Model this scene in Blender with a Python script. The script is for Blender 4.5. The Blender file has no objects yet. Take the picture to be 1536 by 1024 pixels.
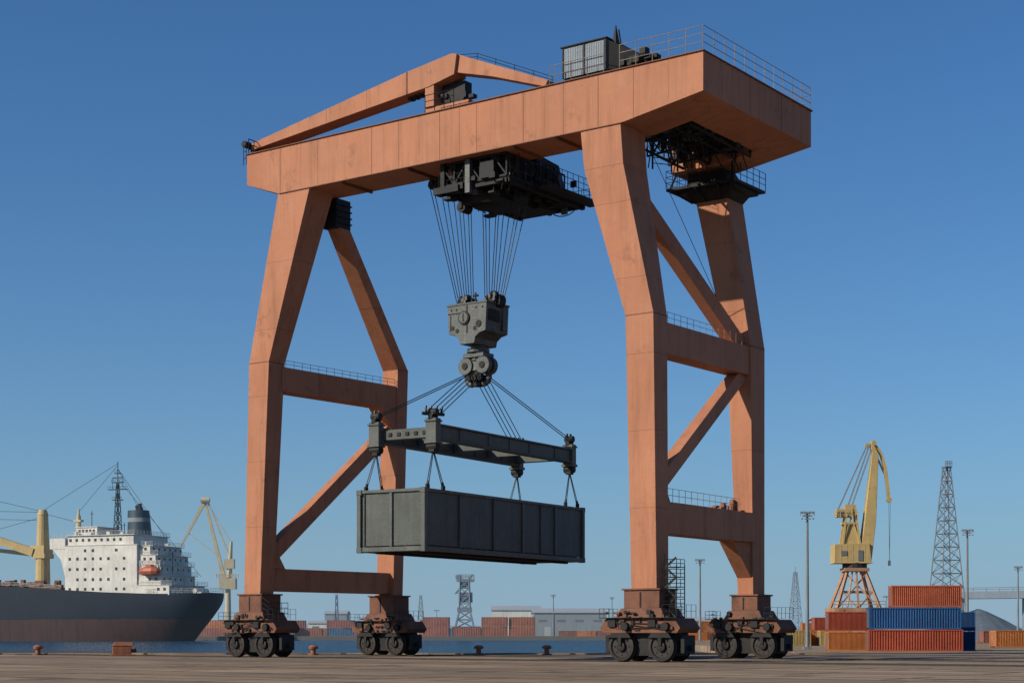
import bpy, math, random, bmesh
from mathutils import Vector, Matrix
random.seed(7)
SC=bpy.context.scene
COL=SC.collection
rad=math.radians
# ------------------------------------------------------------ materials
def new_mat(name):
    m=bpy.data.materials.new(name); m.use_nodes=True
    nt=m.node_tree; b=nt.nodes["Principled BSDF"]
    return m,nt,b
def N(nt,t,**k):
    n=nt.nodes.new(t)
    for a,v in k.items(): setattr(n,a,v)
    return n
def mixc(nt,fac,a,b,mode='MIX'):
    n=nt.nodes.new("ShaderNodeMix"); n.data_type='RGBA'; n.blend_type=mode
    for idx,v in ((0,fac),(6,a),(7,b)):
        if isinstance(v,bpy.types.NodeSocket): nt.links.new(v,n.inputs[idx])
        else:
            n.inputs[idx].default_value = v if idx==0 else (v[0],v[1],v[2],1)
    return n.outputs[2]
def mathn(nt,op,a,b=None):
    n=N(nt,"ShaderNodeMath",operation=op)
    for i,v in enumerate((a,b)):
        if v is None: continue
        if isinstance(v,bpy.types.NodeSocket): nt.links.new(v,n.inputs[i])
        else: n.inputs[i].default_value=v
    return n.outputs[0]
def mulf(nt,s,k): return mathn(nt,'MULTIPLY',s,k)
def noise(nt,vec,scale,detail=5,rough=.6,lo=.4,hi=.6,mapscale=None,off=None):
    if mapscale or off:
        mp=N(nt,"ShaderNodeMapping")
        if mapscale: mp.inputs['Scale'].default_value=mapscale
        if off: mp.inputs['Location'].default_value=off
        nt.links.new(vec,mp.inputs[0]); vec=mp.outputs[0]
    n=N(nt,"ShaderNodeTexNoise"); n.inputs['Scale'].default_value=scale
    n.inputs['Detail'].default_value=detail; n.inputs['Roughness'].default_value=rough
    nt.links.new(vec,n.inputs['Vector'])
    r=N(nt,"ShaderNodeMapRange"); r.inputs[1].default_value=lo; r.inputs[2].default_value=hi
    nt.links.new(n.outputs[0],r.inputs[0])
    return r.outputs[0],n.outputs[0]
def painted_haze(nt,b):
    """sea haze painted as glow: emission mixed into the material, stronger farther out"""
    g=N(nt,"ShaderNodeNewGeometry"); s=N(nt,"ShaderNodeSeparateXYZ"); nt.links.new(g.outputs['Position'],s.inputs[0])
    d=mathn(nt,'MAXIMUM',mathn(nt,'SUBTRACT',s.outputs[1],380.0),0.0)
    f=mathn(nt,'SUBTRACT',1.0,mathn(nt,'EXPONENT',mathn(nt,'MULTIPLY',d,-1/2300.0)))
    em=N(nt,"ShaderNodeEmission"); em.inputs[0].default_value=(.28,.40,.52,1); em.inputs[1].default_value=1  # pale blue emission stands in for haze over distant surfaces
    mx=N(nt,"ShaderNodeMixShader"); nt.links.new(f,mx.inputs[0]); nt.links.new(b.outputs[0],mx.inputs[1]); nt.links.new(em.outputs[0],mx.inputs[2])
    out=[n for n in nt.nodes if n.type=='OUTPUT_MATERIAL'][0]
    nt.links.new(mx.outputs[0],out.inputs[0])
def paint(name,base,dark=None,rust=(.09,.035,.02),rust_amt=.25,rough=.6,scale=.35,spec=.3,bump=.15,metal=0.,streak=.5,light=None,far=False,plates=False):
    m,nt,b=new_mat(name)
    tc=N(nt,"ShaderNodeTexCoord").outputs['Object']
    dark=dark or tuple(c*.72 for c in base)
    f1,_=noise(nt,tc,scale,6,.62,.35,.68)
    f2,_=noise(nt,tc,1.6,5,.65,.5,.78,(1,1,.09))
    f3,_=noise(nt,tc,scale*5,8,.7,.58,.70)
    f4,raw=noise(nt,tc,7,6,.7,.3,.75)
    c=mixc(nt,f1,base,dark)
    if light:
        f5,_=noise(nt,tc,scale*2.3,7,.7,.5,.78,None,(13,7,5)); c=mixc(nt,mulf(nt,f5,.5),c,light)
        f6,_=noise(nt,tc,4.5,6,.75,.52,.75,(1,1,.05),(3,9,1)); c=mixc(nt,mulf(nt,f6,.55),c,light)
        f7,_=noise(nt,tc,5.5,7,.75,.58,.74,(1,1,.05),(31,4,1)); c=mixc(nt,mulf(nt,f7,.6),c,rust)
    if plates:
        sn=N(nt,"ShaderNodeVectorMath",operation='SNAP'); nt.links.new(tc,sn.inputs[0]); sn.inputs[1].default_value=(2.9,60,4.3)
        wn_=N(nt,"ShaderNodeTexWhiteNoise"); nt.links.new(sn.outputs[0],wn_.inputs[0])
        c=mixc(nt,mulf(nt,wn_.outputs[0],.30),c,(.30,.135,.085))
        f8,_=noise(nt,tc,.55,8,.75,.56,.62,None,(5,5,9)); c=mixc(nt,mulf(nt,f8,.22),c,(.27,.13,.09))
    if streak>0: c=mixc(nt,mulf(nt,f2,streak),c,tuple(x*.5 for x in base))
    c=mixc(nt,mulf(nt,f3,rust_amt),c,rust)
    c=mixc(nt,mulf(nt,f4,.22),c,tuple(x*.6 for x in base))
    nt.links.new(c,b.inputs['Base Color'])
    b.inputs['Roughness'].default_value=rough; b.inputs['Metallic'].default_value=metal
    b.inputs['Specular IOR Level'].default_value=spec
    if bump>0:
        bp=N(nt,"ShaderNodeBump"); bp.inputs['Strength'].default_value=bump; bp.inputs['Distance'].default_value=.05
        nt.links.new(raw,bp.inputs['Height']); nt.links.new(bp.outputs[0],b.inputs['Normal'])
    if far: painted_haze(nt,b)
    return m
ORANGE=paint("faded_orange_paint",(.455,.192,.103),(.36,.142,.075),(.17,.075,.045),.6,.7,.14,.2,.15,0,.75,(.49,.25,.155),plates=True)
ORANGED=paint("weld_seam_grime",(.20,.085,.05),None,(.09,.04,.025),.5,.8)
BOGIE=paint("dirty_orange_steel",(.20,.082,.048),(.09,.042,.028),(.03,.02,.015),.9,.75,.8)
DARK=paint("greasy_black_steel",(.022,.021,.021),(.010,.010,.010),(.05,.028,.018),.7,.65,1.0,.25)
GREY=paint("grey_machinery_paint",(.078,.084,.08),(.042,.047,.044),(.045,.03,.02),.9,.5,.8,.4,.4,0,.7,(.15,.155,.15))
BOXG=paint("grey_green_steel",(.075,.086,.076),(.045,.052,.046),(.065,.045,.03),.9,.55,.45,.35,.3,0,.9,(.125,.132,.12))
BOXF=paint("worn_grey_frame",(.092,.10,.09),(.055,.06,.055),(.075,.045,.03),.9,.55,.8,.35,.3,0,.6,(.16,.165,.15))
ROPE=paint("wire_rope",(.026,.026,.026),None,(.05,.03,.02),.2,.5)
RAILM=paint("galvanised_rail",(.33,.29,.25),(.20,.16,.13),(.15,.06,.03),.5,.5)
HOUSE=paint("blue_grey_sheet",(.20,.25,.30),(.13,.16,.19),(.06,.03,.02),.7,.5,.8)
RUBBER=paint("worn_wheel_steel",(.034,.027,.024),(.016,.013,.012),(.08,.04,.025),.8,.55,2)
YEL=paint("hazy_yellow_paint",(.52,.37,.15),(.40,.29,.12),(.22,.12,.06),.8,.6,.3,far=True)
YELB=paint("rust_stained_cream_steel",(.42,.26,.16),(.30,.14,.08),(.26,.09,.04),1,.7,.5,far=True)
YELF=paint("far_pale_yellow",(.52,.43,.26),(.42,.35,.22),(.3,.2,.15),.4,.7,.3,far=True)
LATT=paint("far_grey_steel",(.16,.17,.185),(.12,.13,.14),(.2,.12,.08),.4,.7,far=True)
LATF=paint("hazed_grey_steel",(.18,.22,.27),(.15,.19,.23),(.15,.12,.1),.3,.8,far=True)  # paler bluish grey: distance haze put into the base colour
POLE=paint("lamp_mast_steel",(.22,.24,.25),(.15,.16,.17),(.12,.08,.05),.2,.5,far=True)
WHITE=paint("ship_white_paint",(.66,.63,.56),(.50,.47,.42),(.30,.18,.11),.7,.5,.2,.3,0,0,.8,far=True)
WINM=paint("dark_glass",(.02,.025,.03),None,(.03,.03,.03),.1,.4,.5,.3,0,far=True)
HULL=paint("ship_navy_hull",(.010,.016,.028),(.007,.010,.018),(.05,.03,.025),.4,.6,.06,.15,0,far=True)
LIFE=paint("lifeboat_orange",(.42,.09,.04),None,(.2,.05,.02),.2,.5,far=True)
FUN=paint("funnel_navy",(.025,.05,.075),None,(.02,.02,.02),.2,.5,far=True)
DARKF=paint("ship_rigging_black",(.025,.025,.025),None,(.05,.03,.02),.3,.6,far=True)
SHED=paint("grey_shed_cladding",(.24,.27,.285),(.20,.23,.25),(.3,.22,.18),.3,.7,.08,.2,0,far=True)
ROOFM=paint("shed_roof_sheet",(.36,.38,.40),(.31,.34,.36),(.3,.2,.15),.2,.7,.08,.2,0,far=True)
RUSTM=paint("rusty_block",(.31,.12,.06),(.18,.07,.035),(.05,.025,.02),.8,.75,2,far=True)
CONTC={}
def cont_mat(key,c):
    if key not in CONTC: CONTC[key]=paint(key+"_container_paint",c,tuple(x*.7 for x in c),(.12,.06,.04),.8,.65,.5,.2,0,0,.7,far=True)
    return CONTC[key]
cont_mat("red",(.38,.08,.042)); cont_mat("orangered",(.46,.12,.06)); cont_mat("blue",(.03,.10,.25)); cont_mat("orange",(.52,.18,.055)); cont_mat("darkred",(.28,.07,.045))
cont_mat("yellow",(.48,.33,.12)); cont_mat("brown",(.32,.12,.07)); cont_mat("white",(.44,.45,.43)); cont_mat("fadedred",(.31,.12,.09)); cont_mat("fadedblue",(.09,.17,.27))
cont_mat("hazebrown",(.33,.14,.085)); cont_mat("hazeorange",(.50,.20,.09))  # lighter brown and orange for the far shore, haze mixed into the colour

# ------------------------------------------------------------ mesh builder
class B:
    def __init__(s): s.v=[];s.f=[];s.m=[]
    def add(s,vs,fs,mat=0):
        o=len(s.v); s.v+= [tuple(p) for p in vs]
        for f in fs: s.f.append([i+o for i in f]); s.m.append(mat)
    def hexa(s,p,mat=0):
        s.add(p,[(3,2,1,0),(4,5,6,7),(0,1,5,4),(1,2,6,5),(2,3,7,6),(3,0,4,7)],mat)
    def box(s,x0,x1,y0,y1,z0,z1,mat=0):
        s.hexa([(x0,y0,z0),(x1,y0,z0),(x1,y1,z0),(x0,y1,z0),(x0,y0,z1),(x1,y0,z1),(x1,y1,z1),(x0,y1,z1)],mat)
    def cbox(s,x,y,z,a,b,c,mat=0): s.box(x-a/2,x+a/2,y-b/2,y+b/2,z-c/2,z+c/2,mat)
    def loft(s,loops,mat=0,caps=True):
        n=len(loops[0]); vs=[p for l in loops for p in l]; fs=[]
        for k in range(len(loops)-1):
            for i in range(n):
                j=(i+1)%n; fs.append((k*n+i,k*n+j,(k+1)*n+j,(k+1)*n+i))
        if caps:
            fs.append(tuple(reversed(range(n)))); fs.append(tuple(range((len(loops)-1)*n,len(loops)*n)))
        s.add(vs,fs,mat)
    def prism_xz(s,poly,y0,y1,mat=0):
        s.loft([[(x,y0,z) for x,z in poly],[(x,y1,z) for x,z in poly]],mat)
    def beam(s,p,q,w,h,mat=0,w2=None,h2=None):
        p=Vector(p);q=Vector(q);d=(q-p).normalized()
        up=Vector((0,0,1)) if abs(d.z)<.98 else Vector((0,1,0))
        a=d.cross(up).normalized(); b=a.cross(d).normalized()
        w2=w2 or w;h2=h2 or h
        def lp(c,w,h): return [c-a*w/2-b*h/2,c+a*w/2-b*h/2,c+a*w/2+b*h/2,c-a*w/2+b*h/2]
        s.loft([lp(p,w,h),lp(q,w2,h2)],mat)
    def cyl(s,p,q,r,n=8,mat=0,r2=None):
        p=Vector(p);q=Vector(q);d=(q-p).normalized()
        up=Vector((0,0,1)) if abs(d.z)<.98 else Vector((0,1,0))
        a=d.cross(up).normalized(); b=a.cross(d).normalized(); r2=r if r2 is None else r2
        def lp(c,r): return [c+a*math.cos(2*math.pi*i/n)*r+b*math.sin(2*math.pi*i/n)*r for i in range(n)]
        s.loft([lp(p,r),lp(q,r2)],mat)
    def truss(s,a,c,h,n,r,mat=0):
        a=Vector(a);c=Vector(c);z=Vector((0,0,h)); s.beam(a,c,r*2,r*2,mat); s.beam(a+z,c+z,r*2,r*2,mat)
        for i in range(n):
            p=a.lerp(c,i/n);q=a.lerp(c,(i+1)/n)
            s.beam(p,p+z,r*1.5,r*1.5,mat); s.beam(p if i%2 else p+z,q+z if i%2 else q,r*1.4,r*1.4,mat)
        s.beam(c,c+z,r*1.5,r*1.5,mat)
    def rail(s,pts,h=1.1,step=1.4,r=.03,mat=0,rows=3):
        for k in range(len(pts)-1):
            a=Vector(pts[k]);b=Vector(pts[k+1]); n=max(1,round((b-a).length/step))
            for i in range(n+1):
                p=a.lerp(b,i/n)
                if i==n and k<len(pts)-2: continue
                s.cyl(p,p+Vector((0,0,h)),r,4,mat)
            for j in range(rows):
                z=Vector((0,0,h*(j+1)/rows)); s.cyl(a+z,b+z,r*.85,4,mat)
    def obj(s,name,mats,parent=None,loc=(0,0,0),rz=0,bevel=0,smooth=False,**props):
        me=bpy.data.meshes.new(name); me.from_pydata(s.v,[],s.f)
        for m in (mats if isinstance(mats,(list,tuple)) else [mats]): me.materials.append(m)
        for i,p in enumerate(me.polygons): p.material_index=s.m[i]
        bm=bmesh.new(); bm.from_mesh(me); bmesh.ops.recalc_face_normals(bm,faces=bm.faces); bm.to_mesh(me); bm.free()
        o=bpy.data.objects.new(name,me); COL.objects.link(o); o.location=loc; o.rotation_euler=(0,0,rz)
        if parent: o.parent=parent
        if bevel:
            md=o.modifiers.new("bevel",'BEVEL'); md.width=bevel; md.segments=1; md.limit_method='ANGLE'
        if smooth:
            for p in me.polygons: p.use_smooth=True
            md=o.modifiers.new("split",'EDGE_SPLIT'); md.split_angle=rad(35)
        for k,v in props.items(): o[k]=v
        return o
def empty(name,loc,rz=0,parent=None,**props):
    o=bpy.data.objects.new(name,None); COL.objects.link(o); o.location=loc; o.rotation_euler=(0,0,rz)
    o.empty_display_size=.5
    if parent: o.parent=parent
    for k,v in props.items(): o[k]=v
    return o
def dup(o,parent=None,loc=None,rz=None,**props):
    c=o.copy(); COL.objects.link(c)
    if parent: c.parent=parent
    if loc is not None: c.location=loc
    if rz is not None: c.rotation_euler=(0,0,rz)
    for k,v in props.items(): c[k]=v
    return c

# ============================================================ GANTRY CRANE
CR=empty("gantry_crane",(7.56,95,0),math.atan2(-.585,.811),
   label="huge faded orange portal gantry crane standing on the quay",category="crane")
# local x = -u (to the right), y = v (back), z up
g=B()
T=33.15
prof=[(-30.2,31.17),(-27.4,30.2),(-.9,30.2),(4.18,31.0),(4.18,T),(-30.2,T)]
g.prism_xz(prof,-1,2.25)
seams=[27.2,23.9,19.4,17.2,14.0,12.5,11.2,7.8,4.97,2.6,.26]
for i,u in enumerate(seams):
    w=.022 if i in (0,2,4,7,9) else .014
    g.box(-u-w,-u+w,-1.01,-.99,30.22,T-.02,1)
for u in (25.4,21.6,18.4,15.6,9.4,6.3,1.4,-2.0): g.box(-u-.008,-u+.008,-1.005,-.99,30.9 if u<0 else 30.22,T-.02,1)
random.seed(11)
for u in seams[:-1]:
    for k in range(14): g.cbox(-u+.13,-1.0,30.35+k*.2,.03,.016,.03,1)
for i in range(16):
    g.cbox(-random.uniform(-3,29),-1.0,random.uniform(30.6,33.0) if i%3 else 30.28,random.uniform(.03,.16),.03,random.uniform(.03,.08),0)
random.seed(7)
g.box(-30.3,4.26,-1.1,2.3,T+.002,T+.06,1)
g.box(-27.3,-1,-1.04,-.9,30.14,30.198,1)
for x in (-22,-16.6,-8.6,-5.5): g.box(x-.06,x+.06,-.85,2.1,30.02,30.198,1)
girder=g.obj("main_girder",[ORANGE,ORANGED],CR,bevel=.02)
b=B()
z16=31-.8*2.58/5.08
b.loft([[(1.6,2.26,z16),(4.18,2.26,31.0),(4.18,2.26,T),(1.6,2.26,T)],[(1.6,9.78,z16),(4.18,9.78,31.0),(4.18,9.78,T),(1.6,9.78,T)]])
for v in (4.4,8.3): b.box(4.17,4.192,v-.02,v+.02,31.02,T-.02,1)
b.obj("end_tie_beam",[ORANGE,ORANGED],CR,bevel=.02)
b=B()
b.prism_xz([(-4.2,30.2),(-.9,30.2),(4.18,31.0),(4.18,T),(-4.2,T)],9.8,12.25)
b.obj("rear_stub_girder",ORANGE,CR,bevel=.02)
b=B(); b.box(1.0,4.26,2.31,12.33,T+.003,T+.07); b.box(-4.2,.99,9.5,12.33,T+.003,T+.07)
b.obj("top_walkway",ORANGED,CR)
b=B()
b.box(-4.0,1.5,2.4,5.0,32.3,32.8); b.box(-4.0,1.5,7.0,9.7,32.3,32.8)
for i in range(64):
    x=random.uniform(-3.4,1.2); y=random.uniform(2.6,11.0); z=random.uniform(30.6,32.1)
    b.cbox(x,y,z,random.uniform(.2,1.2),random.uniform(.2,1.2),random.uniform(.1,.7),random.choice((0,0,0,0,1)))
for x in (-3.2,-1.4,.4,1.4): b.truss((x,2.4,30.5),(x,9.7,30.3),1.6,6,.06)
for y in (3.5,6,8.5): b.truss((-3.6,y,30.3),(1.5,y,30.6),1.3,5,.05)
for i in range(20):
    x=random.uniform(-3.5,1.4); y=random.uniform(2.5,10)
    b.cyl((x,y,32.3),(x+random.uniform(-1,1),y+random.uniform(-.5,2),29.8),.04,6)
b.obj("head_machinery",[DARK,GREY],CR)
b=B()
b.box(-4.6,.2,9.9,14.0,29.15,29.3); b.box(-4.2,-.1,10.4,13.6,28.95,29.14)
b.loft([[(-3.4,11.2,28.5),(-1.1,11.2,28.5),(-1.1,13.4,28.5),(-3.4,13.4,28.5)],[(-3.7,10.8,29.0),(-.6,10.8,29.0),(-.6,13.5,29.0),(-3.7,13.5,29.0)],[(-3.4,10.6,30.3),(-1.0,10.6,30.3),(-1.0,12.1,30.3),(-3.4,12.1,30.3)]])
for x in (-4.4,0.0): b.beam((x,10.0,29.2),(x*.8-.2,10.4,31),.12,.12)
for x in (-4.2,-2.6,-1,0): b.beam((x,10.0,29.1),(x*.6-.9,11.2,28.5),.1,.1)
b.obj("leg_neck_platform",DARK,CR)
b=B(); b.rail([(-4.6,14,29.3),(-4.6,9.9,29.3),(.2,9.9,29.3),(.2,14,29.3)],1.1,.8,.025); b.obj("platform_railing",DARK,CR)
b=B()
for k in range(7):
    z=28.6+.33*k; b.rail([(-1.0,2.3,z),(-.1,3.6,z)],.05,.5,.03,0,1)
b.beam((-1.0,2.3,28.3),(-1.0,2.3,31),.08,.08); b.beam((-.1,3.6,28.3),(-.1,3.6,31),.08,.08); b.beam((-.6,3.8,28.3),(0,2.4,31),.08,.08)
b.obj("ladder",DARK,CR)
def leg(name,secs,bands):
    m=B(); loops=[]
    for (u0,u1,v0,v1,z) in secs:
        loops.append([(-u1,v0,z),(-u0,v0,z),(-u0,v1,z),(-u1,v1,z)])
    m.loft(loops)
    S=sorted(secs,key=lambda s:s[4])
    def at(z):
        for a,c in zip(S,S[1:]):
            if a[4]<=z<=c[4]:
                t=(z-a[4])/(c[4]-a[4]); return [a[i]+(c[i]-a[i])*t for i in range(4)]
    for z in bands:
        q=at(z); e=.008; hh=.012 if z not in (19.4,19.3,20.4) else .04
        m.box(-q[1]-e,-q[0]+e,q[2]-e,q[3]+e,z-hh,z+hh,1)
    return m.obj(name,[ORANGE,ORANGED],CR,bevel=.03)
leg("leg",[(-1.04,.61,-.65,.65,3.9),(-.885,.94,-.75,.75,19.4),(.95,3.55,-.97,1.6,27.9),(1.14,3.82,-.97,1.66,30.3)],(8.6,12.9,17.2,19.4,21.5,25.8,27.9))
leg("leg",[(-.39,.68,12.0,13.5,3.8),(-.37,1.3,11.7,13.55,19.3),(1.15,3.36,11.3,13.4,29.0)],(8.6,12.9,19.3,21.5,25.8))
leg("leg",[(29.3,30.76,-.7,.56,4.0),(28.4,30.2,-.8,.7,19.4),(24.6,27.4,-.97,1.3,30.3)],(8.6,12.9,17.2,19.4,21.5,25.8))
leg("leg",[(28.4,30.0,11.9,12.96,4.1),(27.8,29.2,11.7,12.85,20.4),(25.0,26.1,2.3,3.3,28.4)],(8.6,12.9,20.4,24))
b=B(); b.box(-26.2,-25.0,2.0,3.4,28.3,30.19)
for z in (28.6,29.0,29.4,29.8): b.box(-26.3,-24.9,1.95,3.46,z,z+.08)
b.obj("leg_bracket",DARK,CR)
def bar(name,p,q,w,h):
    m=B(); m.beam(p,q,w,h,0); P=Vector(p);Q=Vector(q)
    for t in (.3,.7):
        c=P.lerp(Q,t); d=(Q-P).normalized()*.012; m.beam(c-d,c+d,w+.014,h+.014,1)
    return m.obj(name,[ORANGE,ORANGED],CR,bevel=.02)
bar("cross_beam",(-.1,.6,18.3),(-.4,12.0,18.4),1.3,1.75)
bar("cross_beam",(.3,.55,8.1),(-.1,12.2,8.1),1.2,1.8)
bar("cross_beam",(-29.0,.5,18.4),(-28.6,12.0,18.4),1.3,1.6)
bar("cross_beam",(-29.9,.4,5.15),(-29.2,12.2,5.15),1.1,1.5)
bar("diagonal_brace",(-1.9,1.1,27.2),(-.45,12.1,19.0),.8,.95)
bar("diagonal_brace",(-.4,12.0,17.9),(.15,.4,9.7),.75,.85)
bar("diagonal_brace",(-28.6,12.0,16.4),(-29.6,.4,6.7),.8,.95)
def tri(a,c,d,x0,x1):
    b=B(); b.loft([[(x0,)+a,(x0,)+c,(x0,)+d],[(x1,)+a,(x1,)+c,(x1,)+d]]); b.obj("gusset_plate",ORANGE,CR)
tri((12.1,7.25),(9.6,7.25),(12.1,4.9),-.7,.25)
tri((11.8,17.6),(10.0,17.6),(11.8,15.6),-29.1,-28.0)
tri((.4,5.9),(.4,7.6),(1.6,5.9),-30.2,-29.2)
tri((.6,9.02),(.6,10.6),(1.6,9.02),-.4,.6)
tri((.6,17.4),(.6,16.4),(1.6,17.4),-.5,.5)
for pts,hh in (([(.45,.8,19.2),(.2,11.6,19.28)],.6),([(.8,.8,9.01),(.4,10,9.01)],.75),([(-28.4,.8,19.21),(-28.0,11.6,19.21)],.45)):
    b=B(); b.rail(pts,hh,.8,.017,0,2); b.obj("beam_railing",RAILM if pts[0][0]>-5 else DARK,CR)
b=B(); b.cyl((-.9,1.7,29.5),(-1.3,11.2,21.5),.022,4); b.obj("cable",DARK,CR)
b=B(); b.cyl((-26.0,3.2,28.6),(-28.4,12.0,20.5),.02,4); b.obj("cable",DARK,CR)
b=B()
for i in range(10):
    b.cbox(-.9+random.uniform(-.3,.3),random.uniform(9.6,11.7),9.05+random.uniform(0,.5),.25,random.uniform(.1,.5),random.uniform(.2,.7))
b.box(-1.1,-.6,9.5,11.8,9.01,9.2)
b.obj("junction_box",RUSTM,CR)
# ---- top railing, machine house, arm
b=B(); b.rail([(-1.2,-.95,T+.07),(4.15,-.95,T+.07),(4.15,12.2,T+.07),(2.0,12.2,T+.07)],1.35,1.15,.028,0,3); b.obj("top_railing",RAILM,CR)
b=B(); b.rail([(1.2,2.6,T+.07),(1.2,9.5,T+.07)],1.1,1.3,.022,0,2);b.obj("top_railing",RAILM,CR)
mh=B(); mh.box(-5.5,-2.5,-.3,2.9,T+.5,35.4)
for k in range(25): mh.box(-5.47+k*.12,-5.43+k*.12,-.325,-.29,T+.55,35.3,0)
mh.box(-5.5,-2.5,-.34,-.326,34.4,34.44,1)
mh.box(-5.6,-2.4,-.42,3.0,35.402,35.46,1)
mh.box(-4.05,-3.95,-.35,-.28,T+.5,35.4,1); mh.box(-2.62,-2.5,-.35,-.28,T+.5,35.4,1); mh.box(-5.5,-5.4,-.35,-.28,T+.5,35.4,1)
mh.box(-5.4,-2.6,-.2,2.8,T+.08,T+.5,1)
MH=mh.obj("machine_house",[HOUSE,DARK],CR)
b=B(); b.loft([[(-2.4,-.2,T+.5),(-2.4,3.2,T+.5),(-2.4,3.2,35.2),(-2.4,-.2,35.3)],[(-.7,.6,T+.3),(-.7,3.0,T+.3),(-.7,3.0,34.4),(-.7,.6,34.4)]])
for i in range(22): b.cbox(random.uniform(-2.3,.2),random.uniform(-.2,2.6),T+.3+random.uniform(0,.9),random.uniform(.15,.7),.5,random.uniform(.15,.6))
b.cyl((-2.3,.4,35.2),(-2.3,.4,36.3),.26,6,0,.03); b.cyl((-1.9,.4,34.8),(-2.1,.4,36.0),.05,4)
b.obj("winch",DARK,CR)
b=B(); b.rail([(-6.0,-.9,T+.07),(-5.6,-.9,T+.07),(-2.3,-.9,T+.07)],1.1,1.2,.025,0,2);b.obj("top_railing",RAILM,CR)
a=B()
up=[(-30.7,33.75),(-17.3,35.0),(-15.6,35.15),(-13.6,35.55),(-13.4,36.75),(-13.8,36.85),(-17.3,36.4),(-30.7,34.2)]
a.prism_xz(up,-.1,1.1)
a.prism_xz([(-13.4,36.75),(-13.6,35.7),(-10.9,34.95),(-7.0,33.6),(-6.8,33.95)],.1,1.0)
a.box(-17.35,-17.25,-.13,.02,35.02,36.38,1); a.box(-24.0,-23.97,-.11,.02,34.4,35.3,1); a.box(-20.6,-20.57,-.11,.02,34.72,35.84,1)
a.box(-16.0,-12.6,.05,.9,T+.07,33.9); a.box(-15.9,-15.2,-.05,.95,33.9,35.4)
a.obj("folded_boom",[ORANGE,ORANGED],CR,bevel=.03)
b=B(); b.box(-15.0,-13.3,.6,1.3,33.9,35.3)
for i in range(10): b.cbox(random.uniform(-15.1,-12.7),random.uniform(.4,1.2),34.0+random.uniform(0,.7),random.uniform(.15,.4),.4,random.uniform(.15,.4))
for k in range(4): b.cbox(-16.2-k*.4,.5,34.97-.04*k,.25,.5,.12)
b.rail([(-15.2,-.9,T+.07),(-13.0,-.9,T+.07)],1.1,.7,.03,0,3)
b.obj("boom_hinge",DARK,CR)
b=B(); b.rail([(-14.2,1.2,36.8),(-12.8,1.2,36.6),(-7.2,1.2,34.1)],.4,1.4,.022,0,2)
b.obj("boom_handrail",DARK,CR)
b=B(); b.cyl((-30.7,.5,34.3),(-14,.5,36.95),.025,4); b.obj("boom_stay",DARK,CR)
b=B(); b.cbox(-30.5,.5,33.5,.4,1.3,.5); b.rail([(-30.1,-.95,T+.07),(-30.3,1.8,T+.07)],1.0,.6,.04,0,3); b.cyl((-30.9,-.6,34.1),(-30.9,1.4,34.1),.22,10); b.rail([(-30.7,-.8,32.6),(-30.35,-.9,32.6)],1.3,.3,.03,0,3)
b.obj("end_winch",DARK,CR)
# ---- trolley
t=B()
t.box(-14.6,-9.5,-.1,8.2,28.65,28.78)
for x in (-14.5,-12.2,-9.7): t.box(x-.12,x+.12,-.2,8.25,28.4,28.65)
for y in (0,2,4,6,8): t.box(-14.65,-9.45,y-.1,y+.1,28.43,28.63)
t.box(-14.0,-10.0,.3,3.4,28.8,30.19,0)
t.loft([[(-14.2,3.4,28.8),(-9.9,3.4,28.8),(-9.9,3.4,30.9),(-14.2,3.4,30.9)],[(-14.2,5.8,28.8),(-9.9,5.8,28.8),(-9.9,5.8,30.7),(-14.2,5.8,30.7)],[(-13.6,7.2,28.8),(-10.4,7.2,28.8),(-10.4,7.2,29.7),(-13.6,7.2,29.7)]])
for k in range(7): t.box(-9.9,-9.84,.5+k*.8,.58+k*.8,28.85,30.1 if k<4 else 30.5,1)
t.box(-9.91,-9.85,.3,5.8,29.4,29.46,1)
for x in (-14.45,-9.62): t.truss((x,-.1,28.8),(x,6.0,28.8),1.3,5,.05)
t.truss((-14.5,-.15,28.8),(-9.6,-.15,28.8),1.3,5,.06)
t.box(-12.5,-12.15,-.45,-.15,28.1,30.1,1); t.box(-14.5,-14.2,-.3,.1,28.3,30.15); t.box(-11.4,-10.4,-.4,.3,28.8,29.8)
t.box(-13.8,-11.0,1.0,4.6,27.95,28.4); t.box(-13.0,-10.6,4.8,6.6,28.0,28.4)
t.box(-14.9,-13.0,-.5,.2,28.3,28.7)
for i in range(120):
    y=random.uniform(-.3,7.4)
    t.cbox(random.uniform(-14.4,-9.7),y,random.uniform(27.95,29.9),random.uniform(.08,.7),random.uniform(.08,.7),random.uniform(.06,.4),random.choice((0,0,0,0,0,1)))
for i in range(30):
    x=random.uniform(-14.4,-9.7);y=random.uniform(-.2,6); t.cyl((x,y,28.0),(x+random.uniform(-.8,.8),y,30.1),.04,5)
TR=t.obj("trolley",[DARK,GREY],CR)
b=B(); b.box(-9.45,-8.3,2.6,8.6,28.6,28.68); b.rail([(-9.4,2.6,28.68),(-8.3,2.6,28.68),(-8.3,8.6,28.68),(-14.7,8.6,28.68)],1.1,.6,.025,0,3); b.rail([(-14.7,-.2,28.78),(-12.8,-.2,28.78)],.7,.5,.022,0,2); b.obj("trolley_platform",DARK,TR)
b=B(); pr=None
for k in range(9):
    an=math.pi*k/8; p=(-10.2+1.0*math.cos(an),6.8,28.4-.6*math.sin(an))
    if pr: b.cyl(pr,p,.035,4)
    pr=p
b.obj("hanging_hose",DARK,TR)
def sheave1(x,z,r):
    b=B(); b.cyl((x,1.9,z),(x,2.7,z),r,16)
    b.box(x-.12,x+.12,1.8,1.88,z-.1,30.19 if z>29 else 28.8); b.box(x-.12,x+.12,2.72,2.8,z-.1,30.19 if z>29 else 28.8)
    b.obj("rope_sheave",DARK,TR)
for x in (-16.9,-16.2): sheave1(x,29.8,.33)
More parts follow.
